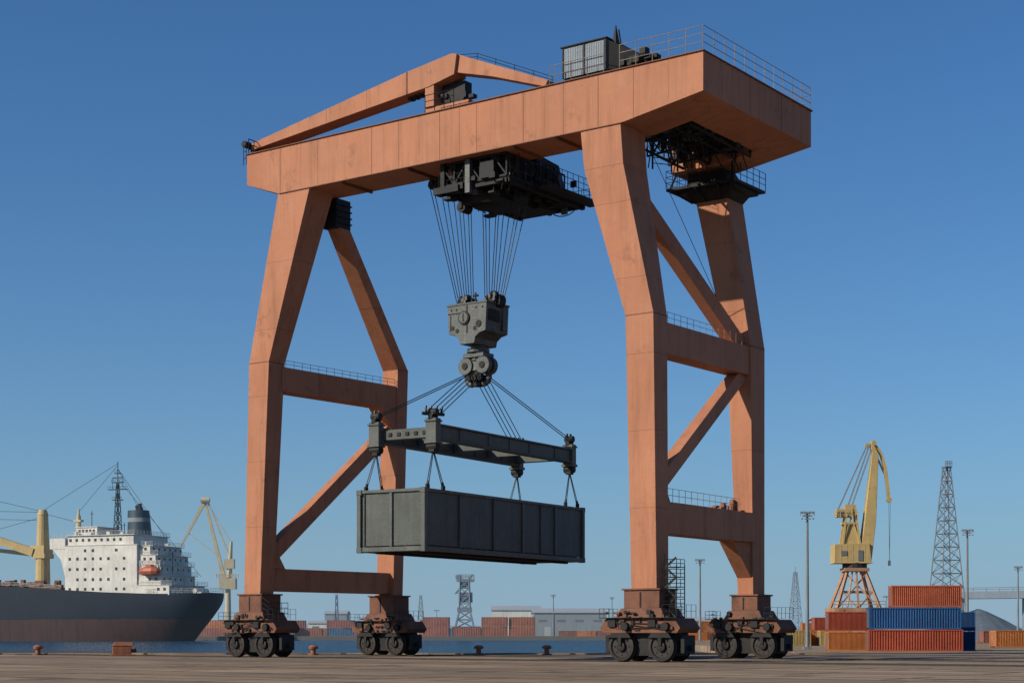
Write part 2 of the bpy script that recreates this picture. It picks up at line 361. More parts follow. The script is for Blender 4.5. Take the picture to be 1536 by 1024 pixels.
for x in (-14.6,-13.4,-12.7,-10.3): sheave1(x,28.05,.33)
HB=(-13.56,2.3)
random.seed(5)
def rope(x,z,i,j,side):
    b=B(); b.cyl((x,2.0+.09*i,z),(side+.12*j,2.05+.06*i,22.2),.028,5); b.obj("hoist_rope",ROPE,CR)
for i,(x,z) in enumerate([(-17.15,29.7),(-16.95,29.7),(-16.45,29.7),(-16.1,29.7),(-15.5,28.7),(-15.2,28.7),(-14.95,28.5),(-14.6,28.5),(-14.45,28.5)]):
    rope(x,z,i,i,-15.05)
for i,x in enumerate([-13.0,-12.85,-12.6,-12.1,-11.95,-11.6,-11.15,-10.7,-10.5,-10.05]):
    rope(x,28.4,i,i,-12.85)
# ---- hook block
h=B(); x0,y0=HB
h.prism_xz([(x0-.55,19.35),(x0+.55,19.35),(x0+.62,19.7),(x0+.95,19.95),(x0+1.42,20.05),(x0+1.5,21.75),(x0-1.5,21.75),(x0-1.42,20.05),(x0-.95,19.95),(x0-.62,19.7)],y0-1.15,y0+1.15)
h.box(x0-1.56,x0+1.56,y0-1.2,y0+1.2,21.752,21.86)
h.box(x0-.05,x0+.05,y0-1.18,y0-1.14,20.0,21.7,1)
h.cyl((x0-.2,y0-1.25,20.95),(x0-.2,y0-1.1,20.95),.42,20,1); h.cyl((x0-.2,y0-1.28,20.95),(x0-.2,y0-1.24,20.95),.34,20,0); h.box(x0-.25,x0-.15,y0-1.3,y0-1.27,20.7,21.2,1)
for px in (-1.2,-.8,.7,1.2): h.cyl((x0+px,y0-1.18,21.5),(x0+px,y0-1.14,21.5),.07,8,1)
for px,pz in ((-1.1,20.4),(-.75,20.2),(.6,20.25)): h.cyl((x0+px,y0-1.18,pz),(x0+px,y0-1.12,pz),.14,10,1)
h.cyl((x0+.9,y0-1.2,20.5),(x0+.9,y0-1.12,20.5),.22,10,1)
h.box(x0+1.44,x0+1.53,y0-.9,y0+.2,20.7,21.4,1); h.box(x0+1.44,x0+1.55,y0+.5,y0+.8,20.2,21.6,0)
h.box(x0-1.47,x0-.3,y0-1.19,y0-1.14,21.25,21.3,1); h.box(x0-1.3,x0-1.24,y0-1.2,y0-1.14,20.2,21.2,0)
BK=h.obj("hook_block",[GREY,DARK],CR,bevel=.03)
for sx in (-1.0,1.1):
    h=B()
    for k in range(4): h.cyl((x0+sx-.3+k*.2,y0-.1,22.0),(x0+sx-.2+k*.2,y0+.4,22.0),.42,18,1)
    h.loft([[(x0+sx-.45,y0-.3,21.86),(x0+sx+.45,y0-.3,21.86),(x0+sx+.45,y0+.7,21.86),(x0+sx-.45,y0+.7,21.86)],[(x0+sx-.12,y0,22.65),(x0+sx+.12,y0,22.65),(x0+sx+.12,y0+.4,22.65),(x0+sx-.12,y0+.4,22.65)]],1)
    for k in range(6): h.cbox(x0+sx+random.uniform(-.5,.5),y0-.3,21.95+random.uniform(0,.5),.15,.2,.25,random.choice((0,1)))
    h.obj("sheave",[GREY,DARK],BK)
h=B(); h.cyl((x0-.2,y0,21.8),(x0-.2,y0,22.7),.06,6); h.cyl((x0-.4,y0,22.5),(x0,y0,22.5),.07,6)
h.obj("fitting",DARK,BK)
h=B()
h.cyl((x0,y0,18.4),(x0,y0,19.4),.46,14); h.cyl((x0,y0,18.9),(x0,y0,19.15),.72,14); h.box(x0-.8,x0+.8,y0-.55,y0+.55,18.6,18.86)
h.loft([[(x0-.85,y0-.4,17.8),(x0+.85,y0-.4,17.8),(x0+.85,y0+.4,17.8),(x0-.85,y0+.4,17.8)],[(x0-.5,y0-.35,18.6),(x0+.5,y0-.35,18.6),(x0+.5,y0+.35,18.6),(x0-.5,y0+.35,18.6)]])
for s in (-1,1):
    for q in (-.5,.1): h.cyl((x0+s*.66,y0+q,18.1),(x0+s*.66,y0+q+.36,18.1),.54,20)
    h.cyl((x0+s*.66,y0-.56,18.1),(x0+s*.66,y0+.56,18.1),.22,10,1)
    pr=None
    for k in range(7):
        an=rad(-100+(k*38)); p=(x0+s*(.46+.4*math.cos(an)),y0,17.4+.42*math.sin(an))
        if pr: h.cyl(pr,p,.19,8)
        pr=p
for s in (-1,0,1): h.cyl((x0+s*.45,y0-.5,17.35),(x0+s*.45,y0+.5,17.35),.2,10,1)
h.cyl((x0,y0,16.85),(x0,y0,18),.34,12,1)
h.obj("double_hook",[GREY,DARK],BK,bevel=.02)
# ---- bogies
wm=B(); WR=.82
def ring(r,y): return [(math.cos(2*math.pi*i/28)*r,y,math.sin(2*math.pi*i/28)*r) for i in range(28)]
wm.loft([ring(.6,.18),ring(WR+.05,.16),ring(WR+.05,.04),ring(WR,.01),ring(WR,-.20),ring(.66,-.22),ring(.6,-.12),ring(.32,-.12),ring(.27,-.28),ring(.1,-.32)])
for k in range(8):
    an=k*math.pi/4; wm.cyl((math.cos(an)*.46,-.10,math.sin(an)*.46),(math.cos(an)*.46,-.17,math.sin(an)*.46),.05,6)
W=None
def make_bogie(cx,cy,ztop,w):
    global W
    bg=B()
    bg.box(cx-w-.3,cx+w+.3,cy-.9,cy+.9,3.0,ztop+.1); bg.box(cx-w-.4,cx+w+.4,cy-1.0,cy+1.0,ztop+.102,ztop+.2,0)
    bg.loft([[(cx-w-.75,cy-1.1,2.45),(cx+w+.75,cy-1.1,2.45),(cx+w+.75,cy+1.1,2.45),(cx-w-.75,cy+1.1,2.45)],[(cx-w-.45,cy-1.0,2.999),(cx+w+.45,cy-1.0,2.999),(cx+w+.45,cy+1.0,2.999),(cx-w-.45,cy+1.0,2.999)]])
    bg.box(cx-.12,cx-.02,cy-.93,cy-.89,3.05,ztop,1)
    bg.prism_xz([(cx-2.4,1.62),(cx+2.4,1.62),(cx+2.6,1.9),(cx+2.2,2.44),(cx-2.2,2.44),(cx-2.6,1.9)],cy-1.12,cy+1.12)
    bg.box(cx-2.1,cx+2.1,cy-.62,cy+.62,.35,1.62,1)
    for s in (-1,1):
        c=cx+s*1.3
        bg.prism_xz([(c-.9,1.2),(c-.3,.62),(c+.3,.62),(c+.9,1.2),(c+.9,1.6),(c-.9,1.6)],cy-.5,cy+.5,1)
        bg.prism_xz([(c-.75,1.35),(c+.75,1.35),(c+.55,1.62),(c-.55,1.62)],cy-1.15,cy-1.03,1); bg.box(c-.12,c+.12,cy-1.16,cy-1.06,.9,1.36,1)
        bg.box(cx+s*2.45-.12,cx+s*2.45+.12,cy-.6,cy+.6,.5,1.5,1); bg.cyl((cx+s*2.5,cy,.8),(cx+s*2.8,cy,.8),.16,8,1)
        bg.cyl((c+.45,cy-1.4,1.98),(c+.45,cy-1.1,1.98),.24,12,1); bg.cbox(c-.45,cy-1.18,2.15,.5,.2,.4,1)
    for i in range(26):
        bg.cbox(cx+random.uniform(-2.2,2.2),cy-1.14+random.uniform(-.08,.05),random.uniform(1.7,2.8),random.uniform(.08,.4),.14,random.uniform(.06,.3),1 if i%4 else 0)
    for i in range(7): bg.cyl((cx+random.uniform(-2.2,2.2),cy-1.2,random.uniform(1.5,2.6)),(cx+random.uniform(-2.2,2.2),cy-1.2,random.uniform(1.5,2.6)),.03,4,1)
    bg.box(cx-2.5,cx+2.5,cy-1.4,cy-1.12,2.44,2.48,1)
    bg.rail([(cx+1.6,cy-1.35,2.48),(cx+2.5,cy-1.35,2.48),(cx+2.5,cy+.8,2.48)],.7,.5,.022,1,2); bg.rail([(cx-2.5,cy+.6,2.48),(cx-2.5,cy-1.35,2.48),(cx-1.8,cy-1.35,2.48)],.5,.5,.022,1,2)
    o=bg.obj("bogie",[BOGIE,DARK],CR,bevel=.02)
    for yy in (-.78,.78):
        for xx in (-1.3,1.3):
            if W is None: W=wm.obj("wheel",RUBBER,o,(cx+xx,cy+yy,WR+.05))
            else: dup(W,o,(cx+xx,cy+yy,WR+.05))
make_bogie(.21,0,3.9,.85); make_bogie(-.15,12.75,3.8,.6); make_bogie(-30.0,0,4.0,.75); make_bogie(-29.2,12.4,4.1,.8)
b=B()
for k in range(6):
    z=2.5+k*.55; b.box(1.3,2.1,-.3,.6,z,z+.04); b.rail([(1.3,-.3,z),(2.1,-.3,z),(2.1,.6,z)],.45,.5,.022,0,2)
    b.beam((1.35 if k%2 else 2.05,-.25,z),(2.05 if k%2 else 1.35,-.25,z+.55),.07,.1)
for x,y in ((1.3,-.3),(2.1,-.3),(2.1,.6)): b.cyl((x,y,2.0),(x,y,5.4),.035,4)
b.cyl((1.32,-.3,5.4),(1.32,-.3,6.0),.03,4)
b.obj("stair_tower",DARK,CR)
b=B(); b.rail([(-29.0,-.9,3.0),(-28.3,-.9,2.6),(-28.3,.9,2.6)],1.0,.6,.025,0,3);b.obj("foot_railing",DARK,CR)

# ============================================================ SPREADER + LOAD
ang=math.atan2(.856,.517)
CX,CY=-2.09,104.8
SP=B()
for y in (-2,2): 
    SP.box(-7.8,7.8,y-.22,y+.22,12.8,13.5); SP.box(-7.8,7.8,y-.34,y+.34,13.502,13.6); SP.box(-7.8,7.8,y-.34,y+.34,12.7,12.798)
    for k in (1,3,4.5,6,8): SP.box(-7.2+k*1.6,-7.14+k*1.6,y-.27,y+.27,12.8,13.5)
for x in (-7.6,7.6): SP.box(x-.25,x+.25,-1.75,1.75,12.85,13.45)
for x in (-4,0,4): SP.box(x-.15,x+.15,-1.75,1.75,12.9,13.4)
for k in range(5): SP.cbox(-7.87,-1.3+.6*k,13.15,.08,.25,.22,1)
sp=SP.obj("spreader_beam",[BOXG,DARK],None,(CX,CY,0),ang,bevel=.02,label="dark grey rectangular lifting spreader frame hanging from hook",category="lifting spreader")
cb=B()
cb.box(-.26,.26,-.36,.36,12.5,13.9); cb.box(-.2,.2,-.12,.12,13.9,14.35); cb.cyl((0,-.3,14.25),(0,.3,14.25),.22,10,1); cb.cyl((-.3,0,14.0),(.3,0,14.0),.16,8,1)
cb.cyl((0,-.35,12.3),(0,.35,12.3),.26,12,1); cb.box(-.2,.2,-.2,.2,11.95,12.3,1); cb.cyl((-.2,.1,13.8),(-.2,.1,14.2),.1,6,1); cb.box(-.34,.34,-.42,.42,12.45,12.62); cb.box(-.34,.34,-.42,.42,13.7,13.8)
K=None
for x in (-8,8):
    for y in (-2,2):
        if K is None: K=cb.obj("corner_block",[BOXF,DARK],sp,(x,y,0),bevel=.02)
        else: dup(K,sp,(x,y,0))
for x in (-8,8):
    for y in (-2,2):
        sl=B()
        for d in ((-.5,-.17,.17,.5) if (x*y>0) else (-.13,.13)):
            sl.cyl((x+d*.9,y-d*.5,14.2),(.35*(1 if x>0 else -1)+d*.8,.15*(1 if y>0 else -1)-d*.5,17.7),.03,5)
            sl.cyl((x+d*.9,y-d*.5,14.2),(x+d*.9-.1*x/8,y-d*.5,14.6),.075,6)
        if x*y>0: sl.cyl((x+.6,y-.35,14.15),(x-.6,y+.35,14.15),.1,8)
        sl.obj("upper_sling",ROPE,sp)
TZ=9.85
for x in (-8,8):
    for y in (-2,2):
        sl=B()
        for d in (-.8,.8):
            for e in (-.09,.09): sl.cyl((x+e*.5,y,12.1),(x+d+e,y+(.15 if y>0 else -.15),TZ+.15),.028,5)
            sl.cyl((x+d*.9,y+(.14 if y>0 else -.14),TZ+.42),(x+d,y+(.15 if y>0 else -.15),TZ+.12),.09,6)
        sl.obj("lower_sling",ROPE,sp)
L,Wd,Z0,Z1=9.42,2.385,6.25,9.85
c=B()
c.box(-L+.14,L-.14,-Wd+.14,Wd-.14,Z0+.35,Z1-.08,1)
for x in (-L,L):
    s=1 if x<0 else -1
    for y in (-Wd,Wd):
        q=1 if y<0 else -1
        c.box(min(x,x+s*.28),max(x,x+s*.28),min(y,y+q*.28),max(y,y+q*.28),Z0,Z1)
        c.box(min(x-s*.02,x+s*.36),max(x-s*.02,x+s*.36),min(y-q*.02,y+q*.36),max(y-q*.02,y+q*.36),Z1-.3,Z1+.015); c.box(min(x-s*.02,x+s*.36),max(x-s*.02,x+s*.36),min(y-q*.02,y+q*.36),max(y-q*.02,y+q*.36),Z0-.015,Z0+.3)
for y in (-Wd,Wd):
    q=1 if y<0 else -1
    c.box(-L+.36,L-.36,min(y+q*.02,y+q*.25),max(y+q*.02,y+q*.25),Z1-.2,Z1-.02); c.box(-L+.36,L-.36,min(y+q*.02,y+q*.25),max(y+q*.02,y+q*.25),Z0+.02,Z0+.3)
    for fr,wv in ((.20,.05),(.40,.05),(.585,.13),(.70,.05),(.80,.12)):
        xx=-L+fr*2*L
        c.box(xx-wv,xx+wv,min(y+q*.04,y+q*.14),max(y+q*.04,y+q*.14),Z0+.3,Z1-.2)
for x in (-L,L):
    s=1 if x<0 else -1
    c.box(min(x+s*.02,x+s*.25),max(x+s*.02,x+s*.25),-Wd+.36,Wd-.36,Z1-.2,Z1-.02); c.box(min(x+s*.02,x+s*.25),max(x+s*.02,x+s*.25),-Wd+.36,Wd-.36,Z0+.02,Z0+.3)
    c.box(min(x+s*.03,x+s*.14),max(x+s*.03,x+s*.14),-.1,.1,Z0+.3,Z1-.2)
    c.box(min(x+s*.06,x+s*.145),max(x+s*.06,x+s*.145),1.85,1.92,Z0+.3,Z1-.2)
LD=c.obj("steel_cargo_box",[BOXF,BOXG],None,(CX,CY,0),ang,bevel=.025,label="large dark grey steel cargo box hanging under the spreader",category="cargo container")
u=B()
for k in range(24): u.box(-L+.5+k*.79,-L+.68+k*.79,-Wd+.3,Wd-.3,Z0+.06,Z0+.34)
for y in (-1.2,1.2): u.box(-L+.4,L-.4,y-.12,y+.12,Z0-.08,Z0+.05)
u.obj("underframe",DARK,LD)
LG=None
for x in (-8,8):
    for y in (-2.15,2.15):
        for d in (-.8,.8):
            if LG is None:
                u=B(); u.box(-.14,.14,-.06,.06,-.02,.22); u.cyl((0,-.09,.16),(0,.09,.16),.1,10); LG=u.obj("lifting_lug",DARK,LD,(x+d,y,Z1))
            else: dup(LG,LD,(x+d,y,Z1))

# ============================================================ SHIPPING CONTAINERS
CM={}
def cont_mesh(key,Lc=8.3,Hc=1.92,Wc=2.0,ribs=34):
    b=B()
    b.box(-Lc/2+.08,Lc/2-.08,-Wc/2+.12,Wc/2-.12,.1,Hc-.06)
    st=(Lc-.3)/ribs
    for y in (-Wc/2,Wc/2):
        q=1 if y<0 else -1
        for k in range(ribs):
            x=-Lc/2+.15+k*st
            def pr(z): return [(x,y+q*.13,z),(x+st*.25,y+q*.03,z),(x+st*.6,y+q*.03,z),(x+st*.85,y+q*.13,z)]
            b.loft([pr(.12),pr(Hc-.12)])
        a,c2=sorted((y,y+q*.12))
        b.box(-Lc/2+.13,Lc/2-.13,a,c2,Hc-.12,Hc-.01); b.box(-Lc/2+.13,Lc/2-.13,a,c2,.01,.12)
    for x in (-Lc/2,Lc/2):
        for y in (-Wc/2,Wc/2):
            xs=sorted((x,x-.13*math.copysign(1,x))); ys=sorted((y,y-.13*math.copysign(1,y)))
            b.box(xs[0],xs[1],ys[0],ys[1],0,Hc)
        for yy in (-.55,-.2,.2,.55):
            b.cyl((x,yy*Wc/2,.15),(x,yy*Wc/2,Hc-.15),.02,4,1)
    return b
def container(key,X,Y,Z,rz,label,Lc=8.3,Hc=1.92,Wc=2.0,ribs=34,group="stacked shipping containers on the quay"):
    kk=(key,Lc,Hc)
    if kk not in CM:
        o=cont_mesh(key,Lc,Hc,Wc,ribs).obj("shipping_container",[CONTC[key],LATT],None,(X,Y,Z),rz); CM[kk]=o
    else: o=dup(CM[kk],None,(X,Y,Z),rz)
    o["label"]=label; o["category"]="shipping container"; o["group"]=group
    return o
NM={"darkred":"dark red","orangered":"orange red","fadedred":"faded red","fadedblue":"faded blue","hazebrown":"pale brown","hazeorange":"pale orange"}
r0=rad(-4)
Yc=150
def kx(px,Y): return (px-768)/2539*Y
container("red",kx(1371,Yc),Yc,0,r0,"ribbed red shipping container at the bottom of the stack",8.2)
container("orange",kx(1277,Yc)+.2,Yc+2,0,r0,"orange shipping container at the bottom of the stack",4.0,1.75)
container("blue",kx(1370,Yc),Yc,1.94,r0,"ribbed blue shipping container stacked on a red one",8.0)
container("red",kx(1277,Yc)+.2,Yc+2,1.77,r0,"short red shipping container stacked on an orange one",4.0,1.75)
container("orangered",kx(1387,Yc),Yc,3.88,r0,"ribbed orange red shipping container on top of the stack",6.1)
container("blue",kx(1430,Yc)+1.1,Yc+5,0,r0,"dark blue shipping container behind the red one",4.0,1.75)
container("blue",kx(1430,Yc)+1.1,Yc+5,1.77,r0,"dark blue shipping container stacked behind the others",4.0,1.75)
container("fadedblue",kx(1455,Yc)+1.1,Yc+12,0,r0,"faded blue shipping container standing behind the stack",4.0,1.75)
for i,(px,Y,z,k) in enumerate([(1190,210,0,"yellow"),(1222,212,0,"orange"),(1252,210,0,"yellow"),(1200,240,0,"red"),(1240,240,0,"orange"),(1240,245,1.9,"red"),(1265,240,1.9,"darkred"),
      (1515,190,0,"orange"),(1552,192,0,"darkred"),(1490,260,0,"fadedred"),(1530,290,0,"white"),(1560,290,0,"yellow"),
      (1045,330,0,"orange"),(1085,330,0,"red"),(1065,330,1.9,"orange"),(1110,340,0,"yellow"),(1140,350,0,"darkred"),(1180,360,0,"orange"),(1030,360,0,"brown"),(1210,380,0,"darkred"),(1215,380,1.9,"orange"),(1250,390,1.9,"red"),(1060,380,1.9,"darkred"),(1060,380,0,"brown"),(1145,350,1.9,"fadedblue"),(1100,400,0,"brown"),(1160,410,0,"orange")]):
    container(k,kx(px,Y),Y,z,rad(random.uniform(-8,8)),NM.get(k,k)+" shipping container in the storage yard",4.0,1.9,2.0,20,"containers in the storage yard")
FL=["hazebrown","fadedred","hazeorange","fadedblue","white","fadedred","hazebrown","hazeorange"]
def farc(px,Y,z,k,Lc=9,Hc=2.6):
    container(k,kx(px,Y),Y,z,rad(random.uniform(-6,6)),NM.get(k,k)+" shipping container on the far shore",Lc,Hc,2.4,16,"containers on the far shore")
for px in list(range(415,545,24))+list(range(632,735,19))+[300,318,336]:
    n=random.choice((1,1,2)) 
    Y=random.uniform(545,575)
    for j in range(n): farc(px,Y,.5+j*2.62,random.choice(FL))
for px,k in ((852,"hazebrown"),(880,"hazeorange"),(900,"fadedred"),(925,"hazebrown")): farc(px,534,.5,k,6,1.7)
for px,n,k in ((742,2,"brown"),(783,2,"brown"),(655,2,"fadedred"),(700,1,"fadedred")):
    for j in range(n): farc(px,535,.5+j*3.02,k,8.2 if n>1 else 9,3.0)

# ============================================================ GROUND / WATER
CA=math.atan2(-.585,.811)
def ground_mat():
    m,nt,b=new_mat("quay_concrete")
    tc0=N(nt,"ShaderNodeTexCoord").outputs['Object']
    mp=N(nt,"ShaderNodeMapping"); mp.inputs['Rotation'].default_value=(0,0,-CA); nt.links.new(tc0,mp.inputs[0]); tc=mp.outputs[0]
    f1,_=noise(nt,tc0,.10,6,.6,.35,.65); f2,_=noise(nt,tc,.5,8,.7,.45,.68,(.10,1,1)); f3,raw=noise(nt,tc0,5,8,.7,.3,.7); f4,_=noise(nt,tc0,.22,7,.75,.55,.64)
    c=mixc(nt,f1,(.44,.32,.215),(.32,.235,.16)); c=mixc(nt,mulf(nt,f2,.8),c,(.15,.112,.08)); c=mixc(nt,mulf(nt,f4,.8),c,(.08,.062,.048))
    c=mixc(nt,mulf(nt,f3,.45),c,(.2,.15,.108))
    br=N(nt,"ShaderNodeTexBrick"); br.inputs['Scale'].default_value=1; br.inputs['Brick Width'].default_value=12; br.inputs['Row Height'].default_value=5; br.inputs['Mortar Size'].default_value=.13
    br.inputs['Color1'].default_value=(1,1,1,1); br.inputs['Color2'].default_value=(.72,.71,.70,1); br.inputs['Mortar'].default_value=(.2,.18,.17,1)
    nt.links.new(tc,br.inputs['Vector'])
    c=mixc(nt,1.0,c,br.outputs[0],'MULTIPLY')
    nt.links.new(c,b.inputs['Base Color']); b.inputs['Roughness'].default_value=.9; b.inputs['Specular IOR Level'].default_value=.1
    bp=N(nt,"ShaderNodeBump"); bp.inputs['Strength'].default_value=.4; bp.inputs['Distance'].default_value=.03
    nt.links.new(raw,bp.inputs['Height']); nt.links.new(bp.outputs[0],b.inputs['Normal'])
    return m
GM=ground_mat()
def slab(b,pts,z0,z1,mat=0): b.loft([[(x,y,z0) for x,y in pts],[(x,y,z1) for x,y in pts]],mat)
b=B(); slab(b,[(-400,-60),(600,-60),(600,127),(600,900),(120,900),(24,300),(24,127),(-400,127)],-6,0)
b.obj("quay_ground",GM,kind="structure")
b=B(); b.box(-400,23.9,126.2,127.2,.004,.12); b.obj("quay_edge_kerb",GM,kind="structure")
m,nt,bs=new_mat("harbour_water")
tc=N(nt,"ShaderNodeTexCoord").outputs['Object']
w0,w1=noise(nt,tc,.22,8,.7,.35,.7,(.35,1.3,1))
nt.links.new(mixc(nt,w0,(.006,.022,.045),(.022,.062,.105)),bs.inputs['Base Color'])
bs.inputs['Roughness'].default_value=.25; bs.inputs['IOR'].default_value=1.33; bs.inputs['Specular IOR Level'].default_value=.3
bp=N(nt,"ShaderNodeBump"); bp.inputs['Strength'].default_value=1; bp.inputs['Distance'].default_value=2.2; nt.links.new(w1,bp.inputs['Height'])
nt.links.new(bp.outputs[0],bs.inputs['Normal'])
painted_haze(nt,bs)
b=B(); b.add([(-12000,-3000,-.8),(12000,-3000,-.8),(12000,14000,-.8),(-12000,14000,-.8)],[(0,1,2,3)]); b.obj("harbour_water",m,kind="structure")
FARG=paint("far_shore_ground",(.16,.15,.13),(.11,.11,.10),(.15,.1,.08),.3,.9,.02,.1,0,0,0,far=True)
b=B(); slab(b,[(-300,522),(-60,515),(130,522),(3000,530),(6000,6000),(-6000,6000),(-3000,1400),(-600,900)],-5,.5); b.obj("far_shore_land",FARG,kind="structure")
def CW(x,y,z): 
    return (7.56+.811*x+.585*y, 95-.585*x+.811*y, z)
b=B()
for yc in (-.78,.78,11.9,13.5):
    a=[CW(-160,yc-.04,.004),CW(90,yc-.04,.004),CW(90,yc+.04,.004),CW(-160,yc+.04,.004)]
    b.hexa(a+[(p[0],p[1],.05) for p in a])
b.obj("crane_rail",RUBBER,kind="structure")
b=B()
for yc,w,z in ((0,1.1,.004),(12.5,1.1,.004),(-9,.3,.004),(-12,.3,.004),(-19,.25,.004),(-24,.3,.004)):
    a=[CW(-170,yc-w,z),CW(90,yc-w,z),CW(90,yc+w,z),CW(-170,yc+w,z)]
    b.add(a,[(0,1,2,3)])
TRK=paint("track_strip",(.12,.09,.066),(.065,.052,.04),(.1,.06,.04),.5,.8,.5)
b.obj("rail_track_bed",TRK,kind="structure")

bo=B()
bo.cyl((0,0,0),(0,0,.1),.38,14); bo.cyl((0,0,.1),(0,0,.45),.2,14,0,.17); bo.cyl((0,0,.45),(0,0,.6),.32,14,0,.36); bo.cyl((0,0,.6),(0,0,.72),.36,14,0,.2)
bo.cyl((-.3,0,.55),(.3,0,.55),.1,8)
BO=None
for px in (57,470,718,820,1000):
    Y=124; loc=(kx(px,Y),Y,.0)
    if BO is None: BO=bo.obj("mooring_bollard",RUSTM,None,loc)
    else: dup(BO,None,loc)
for o in [o for o in COL.objects if o.name.startswith("mooring_bollard")]:
    o["label"]="rusty mooring bollard on the quay edge"; o["category"]="bollard"; o["group"]="bollards along the quay edge"
b=B(); b.box(-.7,.6,-.45,.45,.12,.7); b.loft([[(-.75,-.5,.7),(.65,-.5,.7),(.65,.5,.7),(-.75,.5,.7)],[(-.5,-.35,1.0),(.8,-.35,.95),(.8,.35,.95),(-.5,.35,1.0)]]); b.cyl((.6,0,.35),(.95,0,.4),.15,8); b.box(-.85,.85,-.55,.55,0,.12)
b.obj("rusty_winch_housing",RUSTM,None,(kx(184,119),119,0),.2,bevel=.04,label="rusty orange steel block on the quay edge",category="quay winch")

# ============================================================ LAMP MASTS
def mast(px,Y,ztop,r,label):
    b=B(); b.cyl((0,0,0),(0,0,ztop),r,10,0,r*.55); b.box(-.5*r*4,.5*r*4,-r*2,r*2,0,.25)
    X=kx(px,Y); o=b.obj("lamp_mast",POLE,None,(X,Y,0),label=label,category="light mast",group="tall light masts in the port")
    h=B(); s=r*4.2
    h.box(-s*.55,s*.55,-s*.3,s*.3,ztop-.35,ztop-.25)
    for k in (-.8,-.3,.3,.8):
        h.cbox(k*s*.8,-s*.3,ztop,.3*s,.2*s,.26*s,0); h.cbox(k*s*.8,-s*.3,ztop-.6,.2*s,.16*s,.16*s,0)
    h.rail([(-s*.8,0,ztop-.3),(s*.8,0,ztop-.3)],.4,.5,.03,0,1)
    h.obj("lamp_head",POLE,o)
mast(1211,165,13.3,.2,"tall grey light mast with floodlight cluster on quay")
mast(1451,215,14.6,.22,"tall grey light mast beside the container stack")
mast(1050,300,14.5,.25,"slender light mast behind the gantry crane")
mast(1527,330,14.4,.25,"slender light mast in front of the bridge")
mast(830,560,14,.25,"small light mast beside the warehouse")
mast(918,600,14,.25,"small light mast on the far shore")

# ============================================================ LATTICE TOWERS
def lattice(b,w0,w1,z0,z1,n,r,mat=0,cx=0,cy=0):
    c=lambda t:(w0+(w1-w0)*t)/2
    cor=[(-1,-1),(1,-1),(1,1),(-1,1)]
    for k in range(n):
        t0=k/n; t1=(k+1)/n
        a0,a1=c(t0),c(t1); h0=z0+(z1-z0)*t0; h1=z0+(z1-z0)*t1
        P=[Vector((cx+x*a0,cy+y*a0,h0)) for x,y in cor]; Q=[Vector((cx+x*a1,cy+y*a1,h1)) for x,y in cor]
        for i in range(4):
            j=(i+1)%4
            b.cyl(P[i],Q[i],r,4,mat); b.cyl(P[i],Q[j],r*.55,4,mat); b.cyl(P[j],Q[i],r*.55,4,mat); b.cyl(Q[i],Q[j],r*.55,4,mat)
b=B(); lattice(b,7.4,1.3,0,40.5,13,.15); b.box(-.9,.9,-.9,.9,40.5,40.8); b.rail([(-.9,-.9,40.8),(.9,-.9,40.8)],1.2,.6,.08); 
b.obj("lattice_tower",LATT,None,(kx(1420,400),400,0),.3,label="tall tapering grey steel lattice tower behind the containers",category="lattice tower")
b=B(); lattice(b,4.6,1.0,0,23,9,.13); b.cyl((0,0,23),(0,0,25),.1,4); b.obj("lattice_tower",LATF,None,(kx(1193,600),600,0),.2,label="small distant grey lattice tower",category="lattice tower")
b=B(); lattice(b,3.4,.8,.5,17,7,.12); b.obj("lattice_tower",LATF,None,(kx(631,700),700,0),.2,label="small distant lattice mast on the far shore",category="lattice tower")
b=B()
lattice(b,7.4,3.6,.5,8.6,3,.38); lattice(b,3.6,3.0,8.6,19.0,4,.26); b.box(-2.4,2.4,-2,2,8.4,10.0); b.box(-2.0,2.6,-1.5,1.5,11.6,14.6); b.box(-3.0,2.6,-1.5,1.5,14.6,14.9)
b.box(-2.6,3.2,-1.6,1.6,18.4,19.3); b.box(-1.6,1.2,-1.2,1.2,16.2,18.4); b.box(-3.0,-1.0,-1,1,19.3,20.6); b.cyl((-3.2,0,14.5),(2.6,0,20.8),.35,5); b.rail([(-2.4,-1.6,19.3),(3.2,-1.6,19.3)],1.4,1,.1)
b.obj("dock_crane_tower",LATF,None,(kx(697,560),560,0),0,label="distant dark grey dock crane tower on the shore",category="tower")

# ============================================================ YELLOW HARBOUR CRANE
Y=260; YC=empty("harbour_crane",(kx(1282,Y),Y,0),0,label="pale yellow luffing harbour crane with raised boom",category="crane")
b=B()
for sx in (-1,1):
    for sy in (-1,1):
        b.beam((sx*3.3,sy*3,5.2),(sx*1.3,sy*1.2,11.2),.4,.4); b.box(sx*3.1-.7,sx*3.1+.7,sy*3-.7,sy*3+.7,0,5.2)
    b.beam((sx*3.3,-3,5.2),(-sx*1.5,-1.3,10.6),.2,.2); b.beam((sx*2.4,-2.2,8),(0,-2.8,5.3),.2,.2)
b.beam((0,-2.9,5.3),(0,-1.4,11),.3,.3); b.beam((-1.7,-2.9,5.3),(-.6,-1.3,11),.2,.2); b.beam((1.7,-2.9,5.3),(.6,-1.3,11),.2,.2)
b.box(-3.9,3.9,-3.6,3.6,4.3,5.4); b.box(-3.9,3.9,-3.7,-3.2,2.6,3.2); b.box(-1.9,1.9,-1.9,1.9,11.0,11.5); b.box(-2.2,2.2,-2,2,7.7,8.0)
b.rail([(-3.9,-3.6,5.4),(3.9,-3.6,5.4)],1,1.3,.06,0,2)
b.obj("portal_base",YELB,YC)
b=B(); b.cyl((0,0,11.5),(0,0,12.3),1.9,16); b.obj("slew_ring",DARKF,YC)
